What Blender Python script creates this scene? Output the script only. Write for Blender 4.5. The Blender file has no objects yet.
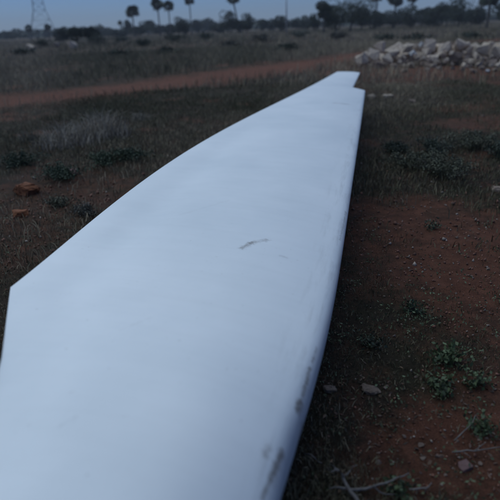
import bpy, bmesh, math, random
import numpy as np
from mathutils import Vector, Matrix, Quaternion

random.seed(7)
rng = np.random.default_rng(11)
sc = bpy.context.scene
COL = sc.collection

# ------------------------------------------------------------------ camera
CAM_H = 1.65
FOC = 490.0                # focal length in photograph pixels (500 px frame)
HORIZON = 27.0             # photograph row of the horizon at mid frame
ROLL = math.radians(2.2)
PITCH = math.atan((250 - HORIZON) / FOC)
cam_d = bpy.data.cameras.new('camera')
cam = bpy.data.objects.new('camera', cam_d)
COL.objects.link(cam)
cam_d.sensor_width = 36.0
cam_d.lens = 36.0 * FOC / 500.0
cam_d.clip_start = 0.05
cam_d.clip_end = 6000
cam_d.dof.use_dof = True
cam_d.dof.focus_distance = 3.2
cam_d.dof.aperture_fstop = cam_d.lens / 1000.0 / 0.024
cam.matrix_world = (Matrix.Translation((0, 0, CAM_H))
                    @ Matrix.Rotation(math.pi / 2 - PITCH, 4, 'X')
                    @ Matrix.Rotation(-ROLL, 4, 'Z'))
sc.camera = cam

# ------------------------------------------------------------------ sky, sun, exposure (dusk)
SUN_EL, SUN_AZ = math.radians(57), math.radians(315)     # azimuth clockwise from +Y: from beyond the blade, to its left
world = bpy.data.worlds.new('World')
sc.world = world
world.use_nodes = True
wn, wl = world.node_tree.nodes, world.node_tree.links
wn.clear()
w_out = wn.new('ShaderNodeOutputWorld')
w_bg = wn.new('ShaderNodeBackground')
w_sky = wn.new('ShaderNodeTexSky')
w_sky.sky_type = 'NISHITA'
w_sky.sun_disc = False
w_sky.sun_elevation = SUN_EL
w_sky.sun_rotation = SUN_AZ
w_sky.air_density = 1.0
w_sky.dust_density = 0.2
w_sky.ozone_density = 10.0
w_bg.inputs['Strength'].default_value = 0.05
w_tint = wn.new('ShaderNodeMix')           # blue of dusk over the whole sky
w_tint.data_type = 'RGBA'
w_tint.blend_type = 'MULTIPLY'
w_tint.inputs[0].default_value = 1.0
w_tint.inputs[7].default_value = (0.45, 0.56, 0.81, 1)
wl.new(w_sky.outputs[0], w_tint.inputs[6])
wl.new(w_tint.outputs[2], w_bg.inputs['Color'])
wl.new(w_bg.outputs[0], w_out.inputs['Surface'])

sun_d = bpy.data.lights.new('sun', 'SUN')
sun_d.energy = 1.2
sun_d.angle = math.radians(100)
sun_d.color = (0.82, 0.965, 0.98)
sun = bpy.data.objects.new('sun', sun_d)
COL.objects.link(sun)
sdir = Vector((math.sin(SUN_AZ) * math.cos(SUN_EL), math.cos(SUN_AZ) * math.cos(SUN_EL), math.sin(SUN_EL)))
sun.rotation_euler = (-sdir).to_track_quat('-Z', 'Y').to_euler()
sun.location = (-20, -30, 60)

sc.view_settings.view_transform = 'Standard'
sc.view_settings.look = 'None'
sc.view_settings.exposure = 0.66
sc.view_settings.gamma = 1.0

# ------------------------------------------------------------------ helpers
def ray(px, py):
    u, v = (px - 250) / FOC, (250 - py) / FOC
    c, s = math.cos(ROLL), math.sin(ROLL)
    u, v = u * c + v * s, -u * s + v * c
    return np.array([u, math.cos(PITCH) + v * math.sin(PITCH), -math.sin(PITCH) + v * math.cos(PITCH)])

def at(px, py, z=0.0):
    """point of the place on the level z that stands at this spot of the photograph"""
    d = ray(px, py)
    return np.array([0, 0, CAM_H]) + d * ((z - CAM_H) / d[2])

def far(px, dist):
    """ground point in the direction of column px, dist metres out"""
    hy = HORIZON - (px - 250) * math.tan(ROLL)
    d = ray(px, hy)
    return np.array([d[0] / d[1] * dist, dist, 0.0])

def zat(px, py, dist):
    d = ray(px, py)
    return CAM_H + d[2] / d[1] * dist

def tag(o, label=None, cat=None, group=None, kind=None):
    if label: o['label'] = label
    if cat: o['category'] = cat
    if group: o['group'] = group
    if kind: o['kind'] = kind
    return o

def empty(name, loc=(0, 0, 0), rz=0.0):
    o = bpy.data.objects.new(name, None)
    o.empty_display_size = 0.1
    o.location = loc
    o.rotation_euler = (0, 0, rz)
    COL.objects.link(o)
    return o

def mesh_np(name, verts, faces, mat, smooth=False, color=None):
    """verts (n,3), faces (m,k) with constant k, or a list of faces; color per vertex (n,3)"""
    me = bpy.data.meshes.new(name)
    if isinstance(faces, np.ndarray):
        n, (m, k) = len(verts), faces.shape
        me.vertices.add(n)
        me.vertices.foreach_set('co', np.ascontiguousarray(verts, dtype=np.float32).ravel())
        me.loops.add(m * k)
        me.loops.foreach_set('vertex_index', np.ascontiguousarray(faces, dtype=np.int32).ravel())
        me.polygons.add(m)
        me.polygons.foreach_set('loop_start', np.arange(0, m * k, k, dtype=np.int32))
        me.update(calc_edges=True)
        me.validate()
    else:
        me.from_pydata([tuple(v) for v in verts], [], faces)
    if color is not None:
        ca = me.color_attributes.new('Col', 'FLOAT_COLOR', 'POINT')
        c4 = np.ones((len(verts), 4), dtype=np.float32)
        c4[:, :3] = color
        ca.data.foreach_set('color', c4.ravel())
    if smooth:
        me.polygons.foreach_set('use_smooth', np.ones(len(me.polygons), dtype=bool))
    if mat: me.materials.append(mat)
    return me

def obj(name, me, parent=None, loc=None, rot=None, scale=None):
    o = bpy.data.objects.new(name, me)
    COL.objects.link(o)
    if parent: o.parent = parent
    if loc is not None: o.location = loc
    if rot is not None: o.rotation_euler = rot
    if scale is not None: o.scale = scale
    return o

def vnoise(x, y, seed=0):
    """smooth value noise in numpy, about -1..1"""
    x = np.asarray(x, dtype=np.float64); y = np.asarray(y, dtype=np.float64)
    xi, yi = np.floor(x).astype(np.int64), np.floor(y).astype(np.int64)
    fx, fy = x - xi, y - yi
    fx, fy = fx * fx * (3 - 2 * fx), fy * fy * (3 - 2 * fy)
    def h(a, b):
        n = (a * 374761393 + b * 668265263 + seed * 982451653) & 0xFFFFFFFF
        n = ((n ^ (n >> 13)) * 1274126177) & 0xFFFFFFFF
        return ((n ^ (n >> 16)) & 0xFFFF) / 32767.5 - 1.0
    return ((h(xi, yi) * (1 - fx) + h(xi + 1, yi) * fx) * (1 - fy)
            + (h(xi, yi + 1) * (1 - fx) + h(xi + 1, yi + 1) * fx) * fy)

def fbm(x, y, seed=0, octv=4):
    s, a, t = 0, 1.0, 0
    for k in range(octv):
        s = s + a * vnoise(x * 2 ** k, y * 2 ** k, seed + k); t += a; a *= 0.5
    return s / t

def sstep(a, b, x):
    t = np.clip((x - a) / (b - a), 0, 1)
    return t * t * (3 - 2 * t)

def tubes(paths, sides=6):
    """paths: list of (points, radii) -> verts, quad faces"""
    V, F = [], []
    for pts, rad in paths:
        pts = [Vector(p) for p in pts]
        b = len(V)
        for i, p in enumerate(pts):
            t = (pts[min(i + 1, len(pts) - 1)] - pts[max(i - 1, 0)]).normalized()
            a = t.orthogonal().normalized() if abs(t.z) < 0.99 else Vector((1, 0, 0))
            c = t.cross(a)
            for k in range(sides):
                th = 2 * math.pi * k / sides
                V.append(p + (a * math.cos(th) + c * math.sin(th)) * rad[i])
        n = len(pts)
        for i in range(n - 1):
            for k in range(sides):
                k2 = (k + 1) % sides
                F.append((b + i * sides + k, b + i * sides + k2, b + (i + 1) * sides + k2, b + (i + 1) * sides + k))
        F.append(tuple(b + k for k in reversed(range(sides))))
        F.append(tuple(b + (n - 1) * sides + k for k in range(sides)))
    return V, F

# ------------------------------------------------------------------ materials
def new_mat(name):
    m = bpy.data.materials.new(name)
    m.use_nodes = True
    nt = m.node_tree
    return m, nt.nodes, nt.links, nt.nodes['Principled BSDF']

def noise_node(N, L, scale, detail=5, rough=0.6, coord=None):
    n = N.new('ShaderNodeTexNoise')
    n.inputs['Scale'].default_value = scale
    n.inputs['Detail'].default_value = detail
    n.inputs['Roughness'].default_value = rough
    if coord is not None: L.new(coord, n.inputs['Vector'])
    return n

def ramp(N, L, src, stops):
    r = N.new('ShaderNodeValToRGB')
    e = r.color_ramp.elements
    while len(e) < len(stops): e.new(0.5)
    for k, (p, c) in enumerate(stops):
        e[k].position = p
        e[k].color = (c[0], c[1], c[2], 1) if isinstance(c, (tuple, list)) else (c, c, c, 1)
    L.new(src, r.inputs['Fac'])
    return r

def mixc(N, L, fac, a, b, blend='MIX'):
    m = N.new('ShaderNodeMix')
    m.data_type = 'RGBA'
    m.blend_type = blend
    for sock, v in ((m.inputs[0], fac), (m.inputs[6], a), (m.inputs[7], b)):
        if hasattr(v, 'is_output') or hasattr(v, 'links'): L.new(v, sock)
        elif isinstance(v, (int, float)): sock.default_value = v
        else: sock.default_value = (*v, 1)
    return m.outputs[2]

def bump(N, L, bsdf, src, strength, dist):
    b = N.new('ShaderNodeBump')
    b.inputs['Strength'].default_value = strength
    b.inputs['Distance'].default_value = dist
    L.new(src, b.inputs['Height'])
    L.new(b.outputs[0], bsdf.inputs['Normal'])

def rock_mat(name, c1, c2, scale=3.0):
    m, N, L, B = new_mat(name)
    tc = N.new('ShaderNodeTexCoord')
    oi = N.new('ShaderNodeObjectInfo')
    n1 = noise_node(N, L, scale, 8, 0.65, tc.outputs['Object'])
    r = ramp(N, L, n1.outputs['Fac'], [(0.3, c1), (0.7, c2)])
    r2 = ramp(N, L, oi.outputs['Random'], [(0, 0.7), (1, 1.15)])
    L.new(mixc(N, L, 1.0, r.outputs[0], r2.outputs[0], 'MULTIPLY'), B.inputs['Base Color'])
    B.inputs['Roughness'].default_value = 0.9
    n2 = noise_node(N, L, scale * 4, 8, 0.7, tc.outputs['Object'])
    bump(N, L, B, n2.outputs['Fac'], 0.7, 0.03)
    return m

def leaf_mat(name, rough=0.65):
    """colour per leaf from the Col attribute"""
    m, N, L, B = new_mat(name)
    a = N.new('ShaderNodeAttribute'); a.attribute_name = 'Col'
    L.new(a.outputs['Color'], B.inputs['Base Color'])
    B.inputs['Roughness'].default_value = rough
    return m

def bark_mat(name, c1, c2, scale):
    m, N, L, B = new_mat(name)
    tc = N.new('ShaderNodeTexCoord')
    n1 = noise_node(N, L, scale, 6, 0.65, tc.outputs['Object'])
    r = ramp(N, L, n1.outputs['Fac'], [(0.3, c1), (0.7, c2)])
    L.new(r.outputs[0], B.inputs['Base Color'])
    B.inputs['Roughness'].default_value = 0.9
    bump(N, L, B, n1.outputs['Fac'], 0.6, 0.02)
    return m

LEAF = leaf_mat('foliage')
GRASS = leaf_mat('grass_blades', 0.75)
BARK = bark_mat('bark', (0.05, 0.04, 0.035), (0.12, 0.10, 0.085), 4)
TWIG = bark_mat('dry_twig', (0.11, 0.095, 0.085), (0.24, 0.21, 0.19), 30)
ROCK_GREY = rock_mat('rubble_grey', (0.45, 0.345, 0.265), (0.70, 0.575, 0.455))
ROCK_TAN = rock_mat('rubble_tan', (0.26, 0.18, 0.13), (0.44, 0.33, 0.26))
ROCK_WHITE = rock_mat('rubble_white', (0.62, 0.60, 0.58), (0.78, 0.76, 0.74))
ROCK_ORANGE = rock_mat('laterite', (0.26, 0.09, 0.035), (0.46, 0.17, 0.07), 14)
ROCK_PINK = rock_mat('pink_stone', (0.24, 0.13, 0.12), (0.40, 0.24, 0.22), 14)
PEBBLE = rock_mat('pebble', (0.24, 0.16, 0.12), (0.46, 0.34, 0.27), 30)

# ------------------------------------------------------------------ the lie of the land
TRK_A, TRK_D = np.array([-6.9, 14.6]), np.array([0.705, 0.709])
def track_mask(x, y):
    q = (x - TRK_A[0]) * TRK_D[0] + (y - TRK_A[1]) * TRK_D[1]
    d = -(x - TRK_A[0]) * TRK_D[1] + (y - TRK_A[1]) * TRK_D[0]
    d = d + 0.9 * np.sin(q * 0.16 + 0.5) + 0.5 * fbm(x * 0.5, y * 0.5, 40)
    d = np.abs(d) + 1.0 * fbm(x * 0.8, y * 0.8, 44, 5)
    return 1 - sstep(0.3, 3.2, d)

def bare_mask(x, y):
    """bare red soil: the track, the patch right of the blade, the yard round the rubble"""
    n = 0.75 * fbm(x * 1.3, y * 1.3, 3, 4) + 0.5 * fbm(x * 5, y * 5, 9, 4)
    p1 = 0.9 - 0.9 * sstep(0.15, 1.6, np.hypot((x - 1.75) / 1.25, (y - 3.35) / 1.15) + n * 0.8)
    p2 = 0.75 - 0.75 * sstep(0.3, 1.4, np.hypot((x - 6.4) / 4.0, (y - 18.5) / 4.2) + n * 0.9)
    p3 = 0.85 - 0.85 * sstep(0.2, 1.5, np.hypot((x - 1.1) / 0.6, (y - 1.55) / 0.5) + n * 0.9)
    p4 = 0.35 * (1 - sstep(0.5, 1.3, np.hypot((x + 2.2) / 1.1, (y - 4.6) / 2.0) + n))
    p5 = 0.5 * (1 - sstep(0.5, 1.2, np.hypot((x - 4.2) / 1.0, (y - 8.6) / 0.8) + n))
    spots = sstep(0.15, 0.7, fbm(x * 1.1 + 7, y * 1.1, 21, 5)) * 0.75
    return np.clip(np.maximum.reduce([0.92 * track_mask(x, y), p1, p2, p3, p4, p5, spots]), 0, 1)

def height(x, y):
    r = np.hypot(x, y)
    h = 0.035 * fbm(x * 0.9, y * 0.9, 5, 4) + 0.014 * fbm(x * 6, y * 6, 6, 4) * sstep(40, 10, r) + 0.012 * np.abs(fbm(x * 13, y * 13, 16, 3)) * sstep(9, 4, r)
    h = h + 0.16 * fbm(x * 0.08, y * 0.08, 7, 3) * sstep(8, 40, r)
    h = h - 0.05 * track_mask(x, y)
    return h

def hz(x, y):
    return float(height(np.array([x]), np.array([y]))[0])

# ground sheet: rings that widen towards the horizon
NA, NR = 720, 470
rr = np.concatenate([[0.0], 0.25 * (1500 / 0.25) ** (np.arange(NR) / (NR - 1))])
th = np.linspace(0, 2 * math.pi, NA, endpoint=False)
R, T = np.meshgrid(rr[1:], th, indexing='ij')
gx, gy = (R * np.sin(T)).ravel(), (R * np.cos(T)).ravel()
gz = height(gx, gy)
gv = np.concatenate([[[0, 0, hz(0, 0)]], np.stack([gx, gy, gz], 1)])
i, j = np.meshgrid(np.arange(NR - 1), np.arange(NA), indexing='ij')
a = 1 + i * NA + j; b = 1 + i * NA + (j + 1) % NA
quads = np.stack([a, a + NA, b + NA, b], -1).reshape(-1, 4)
j0 = np.arange(NA)
fan = np.stack([np.zeros(NA, int), 1 + j0, 1 + (j0 + 1) % NA], 1)

m, N, L, B = new_mat('red_earth_and_litter')
at_n = N.new('ShaderNodeAttribute'); at_n.attribute_name = 'Col'
sep = N.new('ShaderNodeSeparateColor'); L.new(at_n.outputs['Color'], sep.inputs[0])
tc = N.new('ShaderNodeTexCoord')
nA = noise_node(N, L, 9, 8, 0.7, tc.outputs['Object'])
nB = noise_node(N, L, 45, 6, 0.7, tc.outputs['Object'])
nC = noise_node(N, L, 1.6, 6, 0.65, tc.outputs['Object'])
soil = ramp(N, L, nA.outputs['Fac'], [(0.25, (0.13, 0.050, 0.028)), (0.5, (0.235, 0.092, 0.052)), (0.8, (0.34, 0.145, 0.085))])
litter = ramp(N, L, nB.outputs['Fac'], [(0.25, (0.038, 0.026, 0.017)), (0.55, (0.088, 0.058, 0.038)), (0.85, (0.17, 0.12, 0.08))])
green = ramp(N, L, nA.outputs['Fac'], [(0.3, (0.040, 0.034, 0.018)), (0.7, (0.085, 0.070, 0.036))])
lg = mixc(N, L, ramp(N, L, nC.outputs['Fac'], [(0.4, 0.0), (0.62, 1.0)]).outputs[0], litter.outputs[0], green.outputs[0])
# break the soil edge with fine noise
add = N.new('ShaderNodeMath'); add.operation = 'MULTIPLY_ADD'
L.new(nB.outputs['Fac'], add.inputs[0]); add.inputs[1].default_value = 0.8
L.new(sep.outputs[0], add.inputs[2])
nM = noise_node(N, L, 4.5, 7, 0.68, tc.outputs['Object'])
add2 = N.new('ShaderNodeMath'); add2.operation = 'MULTIPLY_ADD'
L.new(nM.outputs['Fac'], add2.inputs[0]); add2.inputs[1].default_value = 1.5
L.new(add.outputs[0], add2.inputs[2])
half_ = N.new('ShaderNodeMath'); half_.operation = 'MULTIPLY'; half_.inputs[1].default_value = 0.5
L.new(add2.outputs[0], half_.inputs[0])
edge = ramp(N, L, half_.outputs[0], [(0.58, 0.0), (1.08, 1.0)])
nG = noise_node(N, L, 160, 5, 0.75, tc.outputs['Object'])
grain = ramp(N, L, nG.outputs['Fac'], [(0.3, 0.45), (0.5, 0.95), (0.72, 1.55)])
base_c = mixc(N, L, edge.outputs[0], lg, soil.outputs[0])
L.new(mixc(N, L, 1.0, base_c, grain.outputs[0], 'MULTIPLY'), B.inputs['Base Color'])
B.inputs['Roughness'].default_value = 0.95
B.inputs['Specular IOR Level'].default_value = 0.2
hmix = N.new('ShaderNodeMath'); hmix.operation = 'ADD'
L.new(nG.outputs['Fac'], hmix.inputs[0]); L.new(nB.outputs['Fac'], hmix.inputs[1])
bump(N, L, B, hmix.outputs[0], 1.0, 0.03)
GROUND = m

me = bpy.data.meshes.new('ground')
allf = [tuple(f) for f in fan] + [tuple(f) for f in quads]
me.from_pydata(gv.tolist(), [], allf)
ca = me.color_attributes.new('Col', 'FLOAT_COLOR', 'POINT')
c4 = np.ones((len(gv), 4), dtype=np.float32)
c4[:, 0] = bare_mask(gv[:, 0], gv[:, 1]); c4[:, 1] = 0; c4[:, 2] = 0
ca.data.foreach_set('color', c4.ravel())
me.polygons.foreach_set('use_smooth', np.ones(len(me.polygons), dtype=bool))
me.materials.append(GROUND)
ground = obj('ground', me)
tag(ground, 'red earth ground with dark litter and low weeds', kind='structure')

# ------------------------------------------------------------------ turbine blade
TE_PX = [(11, 289, .66), (42, 264, .65), (84, 230, .64), (138, 184, .61), (180, 156, .59), (200, 145, .58),
         (250, 118, .56), (280, 101, .54), (300, 91, .53), (337, 72.5, .50)]
TE_NEAR = [(2, 361, .65), (0, 377, .645)]
LE_PX = [(277, 500, .49), (288, 460, .49), (299.5, 420, .49), (312.5, 380, .49), (325.5, 340, .49), (334.5, 295, .48),
         (344, 240, .46), (347, 220, .46), (353.5, 175, .47), (363, 112, .48), (365, 91, .48)]
LE_TIP = [(353, 88, .47), (360, 73, .49)]
AX = np.array([0.245, 0.9695])
def smooth_edge(lst, by_col, deg, n):
    a_ = np.array(lst); k_ = 0 if by_col else 1
    t_ = np.linspace(a_[0, k_], a_[-1, k_], n)
    fit = np.polyfit(a_[:, k_], a_[:, 1 - k_], deg)
    o_ = np.polyval(fit, t_)
    z_ = np.interp(t_, a_[:, k_], a_[:, 2]) if a_[-1, k_] > a_[0, k_] else np.interp(-t_, -a_[:, k_], a_[:, 2])
    return [(t, q, z) if by_col else (q, t, z) for t, q, z in zip(t_, o_, z_)]
TE_PX = smooth_edge(TE_PX, True, 4, 40)
LE_PX = smooth_edge(LE_PX, False, 5, 40)
def poly(lst): return [at(px, py, z) for px, py, z in lst]
te = ([np.array(p) for p in [(-0.80, -2.6, .36), (-0.80, -1.6, .37), (-0.78, -0.5, .42), (-0.78, 0.5, .54), (-0.80, 1.0, .60)]]
      + poly(TE_NEAR)[::-1] + poly(TE_PX))
le = ([np.array(p) for p in [(-0.24, -2.6, .30), (-0.24, -1.6, .30), (-0.20, -0.5, .33), (-0.09, 0.4, .37)]]
      + poly(LE_PX) + poly(LE_TIP))
def sv(p): return float(p[0] * AX[0] + p[1] * AX[1])
te_s, le_s = np.array([sv(p) for p in te]), np.array([sv(p) for p in le])
te, le = np.array(te), np.array(le)
s_end = min(te_s[-1], le_s[-1])
stations = np.unique(np.round(np.concatenate([np.arange(te_s[0], s_end, 0.12), le_s[-3:-1],
                                              [sv(at(*TE_PX[0]))], [s_end - 0.001]]), 3))
stations = stations[stations >= max(te_s[0], le_s[0])]
def interp(s, S, P): return np.array([np.interp(s, S, P[:, k]) for k in range(3)])
NC = 28
cc = 0.5 * (1 - np.cos(np.linspace(0, math.pi, NC)))      # 0 at the leading edge
def naca(c): return 5 * (0.2969 * np.sqrt(c) - 0.126 * c - 0.3516 * c ** 2 + 0.2843 * c ** 3 - 0.1016 * c ** 4)
bv, buv = [], []
for q, s in enumerate(stations):
    pl, pt = interp(s, le_s, le), interp(s, te_s, te)
    if q == len(stations) - 1: pl, pt = le[-1], te[-1]
    chord = np.linalg.norm(pt - pl)
    up = np.interp(s, [-2.6, -0.5, 0.5, 1.5, 3, 6, 9, 10.3, 14], [.27, .27, .22, .105, .085, .065, .05, .035, .02])
    lo = np.interp(s, [-2.6, -0.5, 0.5, 1.5, 3, 6, 9, 10.3, 14], [.28, .30, .42, .46, .45, .39, .22, .09, .04])
    rnd = np.interp(s, [-2.6, -1.2, 0.3, 1.6], [1, 1, 0.45, 0])
    ring = []
    for side, hgt in ((1, up), (-1, lo)):
        order = range(NC) if side == 1 else range(NC - 2, 0, -1)
        for k in order:
            c = cc[k]
            air = naca(c) * hgt / naca(0.3)
            if side == 1:          # tight nose, then a broad flat back with a faint hollow along the thin edge
                nose = math.sqrt(max(0.0, 1 - (1 - min(c / 0.028, 1.0)) ** 2))
                swell = 1 - (1 - min(c, 0.34) / 0.34) ** 2 if c < 0.34 else naca(c) / naca(0.34)
                air = hgt * (0.38 * nose * (1 - c ** 4) + 0.55 * swell)
                air -= 0.022 * math.exp(-((c - 0.80) / 0.09) ** 2) * float(np.interp(s, [1.2, 2.2, 5, 7], [0.3, 1, 0.7, 0]))
            air += 0.008 * c
            ell = math.sqrt(max(0, 1 - (2 * c - 1) ** 2)) * hgt
            z = air * (1 - rnd) + ell * rnd
            p = pl + (pt - pl) * c
            ring.append((p[0], p[1], p[2] + side * z)); buv.append((s, c if side == 1 else 2 - c))
    bv.append(ring)
NRG = len(bv[0])
bf = []
for q in range(len(bv) - 1):
    for k in range(NRG):
        k2 = (k + 1) % NRG
        bf.append((q * NRG + k, (q + 1) * NRG + k, (q + 1) * NRG + k2, q * NRG + k2))
bf.append(tuple(range(NRG)))
bf.append(tuple((len(bv) - 1) * NRG + k for k in reversed(range(NRG))))
bverts = [p for r_ in bv for p in r_]
base = Vector((-0.5, 0.5, 0.0))
me = bpy.data.meshes.new('blade_shell')
me.from_pydata([tuple(np.array(p) - np.array(base)) for p in bverts], [], bf)
uvl = me.uv_layers.new(name='UVMap')
for l in me.loops:
    uvl.data[l.index].uv = buv[l.vertex_index]
me.polygons.foreach_set('use_smooth', np.array([len(p.vertices) == 4 for p in me.polygons]))
bm = bmesh.new(); bm.from_mesh(me)
bmesh.ops.recalc_face_normals(bm, faces=bm.faces)
for e_ in bm.edges:
    if len(e_.link_faces) == 2 and e_.calc_face_angle(0) > math.radians(50): e_.smooth = False
bm.to_mesh(me); bm.free()

def blade_sc(px, py):
    """span and chord position of a mark seen at this spot"""
    p = at(px, py, 0.60)
    s = sv(p)
    pl, pt = interp(s, le_s, le), interp(s, te_s, te)
    t = (pt - pl)[:2]
    return s, float(np.dot((p - pl)[:2], t) / np.dot(t, t))

from mathutils.bvhtree import BVHTree
_bm = bmesh.new(); _bm.from_mesh(me); BVH = BVHTree.FromBMesh(_bm); _bm.free()
def on_shell(px, py):
    hit = BVH.ray_cast(Vector((0, 0, CAM_H)) - base, Vector(ray(px, py)).normalized())[0]
    return np.array(hit) if hit is not None else at(px, py, .6) - np.array(base)

m, N, L, B = new_mat('white_gelcoat')
uv = N.new('ShaderNodeUVMap'); uv.uv_map = 'UVMap'
sx = N.new('ShaderNodeSeparateXYZ'); L.new(uv.outputs[0], sx.inputs[0])
tc = N.new('ShaderNodeTexCoord')
def math_n(op, a_, b_=None, c_=None):
    n = N.new('ShaderNodeMath'); n.operation = op
    for k, v in enumerate((a_, b_, c_)):
        if v is None: continue
        if hasattr(v, 'links'): L.new(v, n.inputs[k])
        else: n.inputs[k].default_value = v
    return n.outputs[0]
n_grit = noise_node(N, L, 75, 5, 0.75, tc.outputs['Object'])
n_soft = noise_node(N, L, 1.1, 5, 0.6, tc.outputs['Object'])
n_fine = noise_node(N, L, 14, 6, 0.7, tc.outputs['Object'])
col = ramp(N, L, n_soft.outputs['Fac'], [(0.3, (0.70, 0.73, 0.74)), (0.7, (0.83, 0.84, 0.84))]).outputs[0]
DIRT = (0.14, 0.105, 0.075)
# dust film and faint run-off streaks across the chord
st2 = N.new('ShaderNodeMapping'); st2.inputs['Scale'].default_value = (9, 0.7, 1); L.new(uv.outputs[0], st2.inputs['Vector'])
n_run = noise_node(N, L, 2.2, 6, 0.65, st2.outputs[0])
col = mixc(N, L, ramp(N, L, n_run.outputs['Fac'], [(0.45, 0.0), (0.8, 0.07)]).outputs[0], col, (0.42, 0.40, 0.38))
n_spk = noise_node(N, L, 60, 3, 0.5, tc.outputs['Object'])
col = mixc(N, L, ramp(N, L, n_spk.outputs['Fac'], [(0.70, 0.0), (0.76, 0.35)]).outputs[0], col, (0.34, 0.30, 0.27))
def stain(px0, py0, px1, py1, width, strength, thr=(0.42, 0.62)):
    global col
    p0, p1 = on_shell(px0, py0), on_shell(px1, py1)
    sub = N.new('ShaderNodeVectorMath'); sub.operation = 'SUBTRACT'
    L.new(tc.outputs['Object'], sub.inputs[0]); sub.inputs[1].default_value = (p0[0], p0[1], 0)
    ss = N.new('ShaderNodeSeparateXYZ'); L.new(sub.outputs[0], ss.inputs[0])
    d = (p1 - p0)[:2]; ln = float(np.linalg.norm(d)); d = d / ln
    along = math_n('ADD', math_n('MULTIPLY', ss.outputs[0], float(d[0])), math_n('MULTIPLY', ss.outputs[1], float(d[1])))
    across = math_n('ADD', math_n('MULTIPLY', ss.outputs[0], float(-d[1])), math_n('MULTIPLY', ss.outputs[1], float(d[0])))
    cl = N.new('ShaderNodeClamp'); L.new(along, cl.inputs[0]); cl.inputs[1].default_value = 0; cl.inputs[2].default_value = ln
    da = math_n('SUBTRACT', along, cl.outputs[0])
    dist = math_n('SQRT', math_n('ADD', math_n('MULTIPLY', da, da), math_n('MULTIPLY', across, across)))
    dist = math_n('ADD', dist, math_n('MULTIPLY', math_n('SUBTRACT', n_fine.outputs['Fac'], 0.5), width * 2.4))
    dist = math_n('ADD', dist, math_n('MULTIPLY', math_n('SUBTRACT', n_grit.outputs['Fac'], 0.45), width * 3.2))
    f = N.new('ShaderNodeMapRange'); L.new(dist, f.inputs[0])
    f.inputs[1].default_value = width; f.inputs[2].default_value = width * 0.1
    f.inputs[3].default_value = 0; f.inputs[4].default_value = strength
    col = mixc(N, L, f.outputs[0], col, DIRT)
stain(242, 248, 250, 243, 0.026, 0.6)
stain(250, 243, 267, 240, 0.026, 0.45)
stain(282, 256, 287, 258, 0.018, 0.3)
stain(335, 103, 346, 104, 0.10, 0.3)
stain(60, 426, 76, 417, 0.007, 0.12)
stain(265, 455, 269, 447, 0.013, 0.45)
stain(262, 498, 272, 478, 0.011, 0.72)
stain(273, 476, 282, 450, 0.011, 0.75)
stain(297, 411, 301, 400, 0.012, 0.75)
stain(302, 397, 310, 368, 0.009, 0.65)
stain(312, 362, 317, 348, 0.007, 0.5)
stain(340, 240, 346, 212, 0.010, 0.35)
stain(120, 330, 150, 318, 0.010, 0.06)
stain(180, 215, 230, 200, 0.02, 0.05)
# grime band that runs along the leading edge
st = N.new('ShaderNodeMapping'); st.inputs['Scale'].default_value = (1.2, 16, 1); L.new(uv.outputs[0], st.inputs['Vector'])
n_str = noise_node(N, L, 2.0, 6, 0.7, st.outputs[0])
band = N.new('ShaderNodeMapRange'); L.new(sx.outputs[1], band.inputs[0])
band.inputs[1].default_value = 0.13; band.inputs[2].default_value = 0.02
gr = ramp(N, L, n_str.outputs['Fac'], [(0.5, 0.0), (0.78, 0.4)])
col = mixc(N, L, math_n('MULTIPLY', band.outputs[0], gr.outputs[0]), col, DIRT)
L.new(col, B.inputs['Base Color'])
B.inputs['Roughness'].default_value = 0.42
B.inputs['Specular IOR Level'].default_value = 0.5
bump(N, L, B, n_soft.outputs['Fac'], 0.15, 0.02)
me.materials.append(m)
GEL = m
blade = empty('turbine_blade', base)
tag(blade, 'long white wind turbine blade lying on the ground, notched at its tip', 'turbine blade')
obj('blade_shell', me, blade)

exec_objects = True
# ------------------------------------------------------------------ leaf clouds, trees and palms
def leaf_quads(cent, size, rg, aspect=1.8, up_bias=0.0, col=None, nrm=None):
    """one diamond leaf per centre; returns verts, quads, colours"""
    n = len(cent)
    a = rg.normal(size=(n, 3)); a[:, 2] += up_bias
    a /= np.linalg.norm(a, axis=1)[:, None]
    b = rg.normal(size=(n, 3)); b -= (b * a).sum(1)[:, None] * a
    b /= np.linalg.norm(b, axis=1)[:, None]
    s = (size * rg.uniform(0.6, 1.3, n))[:, None]
    v = np.stack([cent - a * s, cent + b * s / aspect, cent + a * s, cent - b * s / aspect], 1).reshape(-1, 3)
    f = np.arange(n * 4).reshape(n, 4)
    c = np.repeat(col, 4, axis=0) if col is not None else None
    return v, f, c

def crown_mesh(name, w, h, rg, n=1300, leaf=0.16, clumps=16, tone=(0.035, 0.05, 0.022), airy=1.0):
    """crown about w wide and h tall, its middle at the origin"""
    cs = rg.normal(size=(clumps, 3)); cs /= np.linalg.norm(cs, axis=1)[:, None]
    cs *= rg.uniform(0.35, 0.85, clumps)[:, None]
    cr = rg.uniform(0.26, 0.5, clumps) / math.sqrt(airy)
    k = rg.integers(0, clumps, n)
    d = rg.normal(size=(n, 3)); d /= np.linalg.norm(d, axis=1)[:, None]
    p = cs[k] + d * (cr[k] * rg.uniform(0.55, 1.05, n) ** 0.5)[:, None]
    p *= np.array([w / 2, w / 2, h / 2]) / 1.05
    br = (0.7 + 0.6 * rg.random(clumps))[k] * rg.uniform(0.75, 1.25, n)
    c = np.array(tone)[None] * br[:, None]
    v, f, c = leaf_quads(p, np.full(n, leaf), rg, 1.5, 0.2, c)
    return mesh_np(name, v, f, LEAF, color=c)

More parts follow.
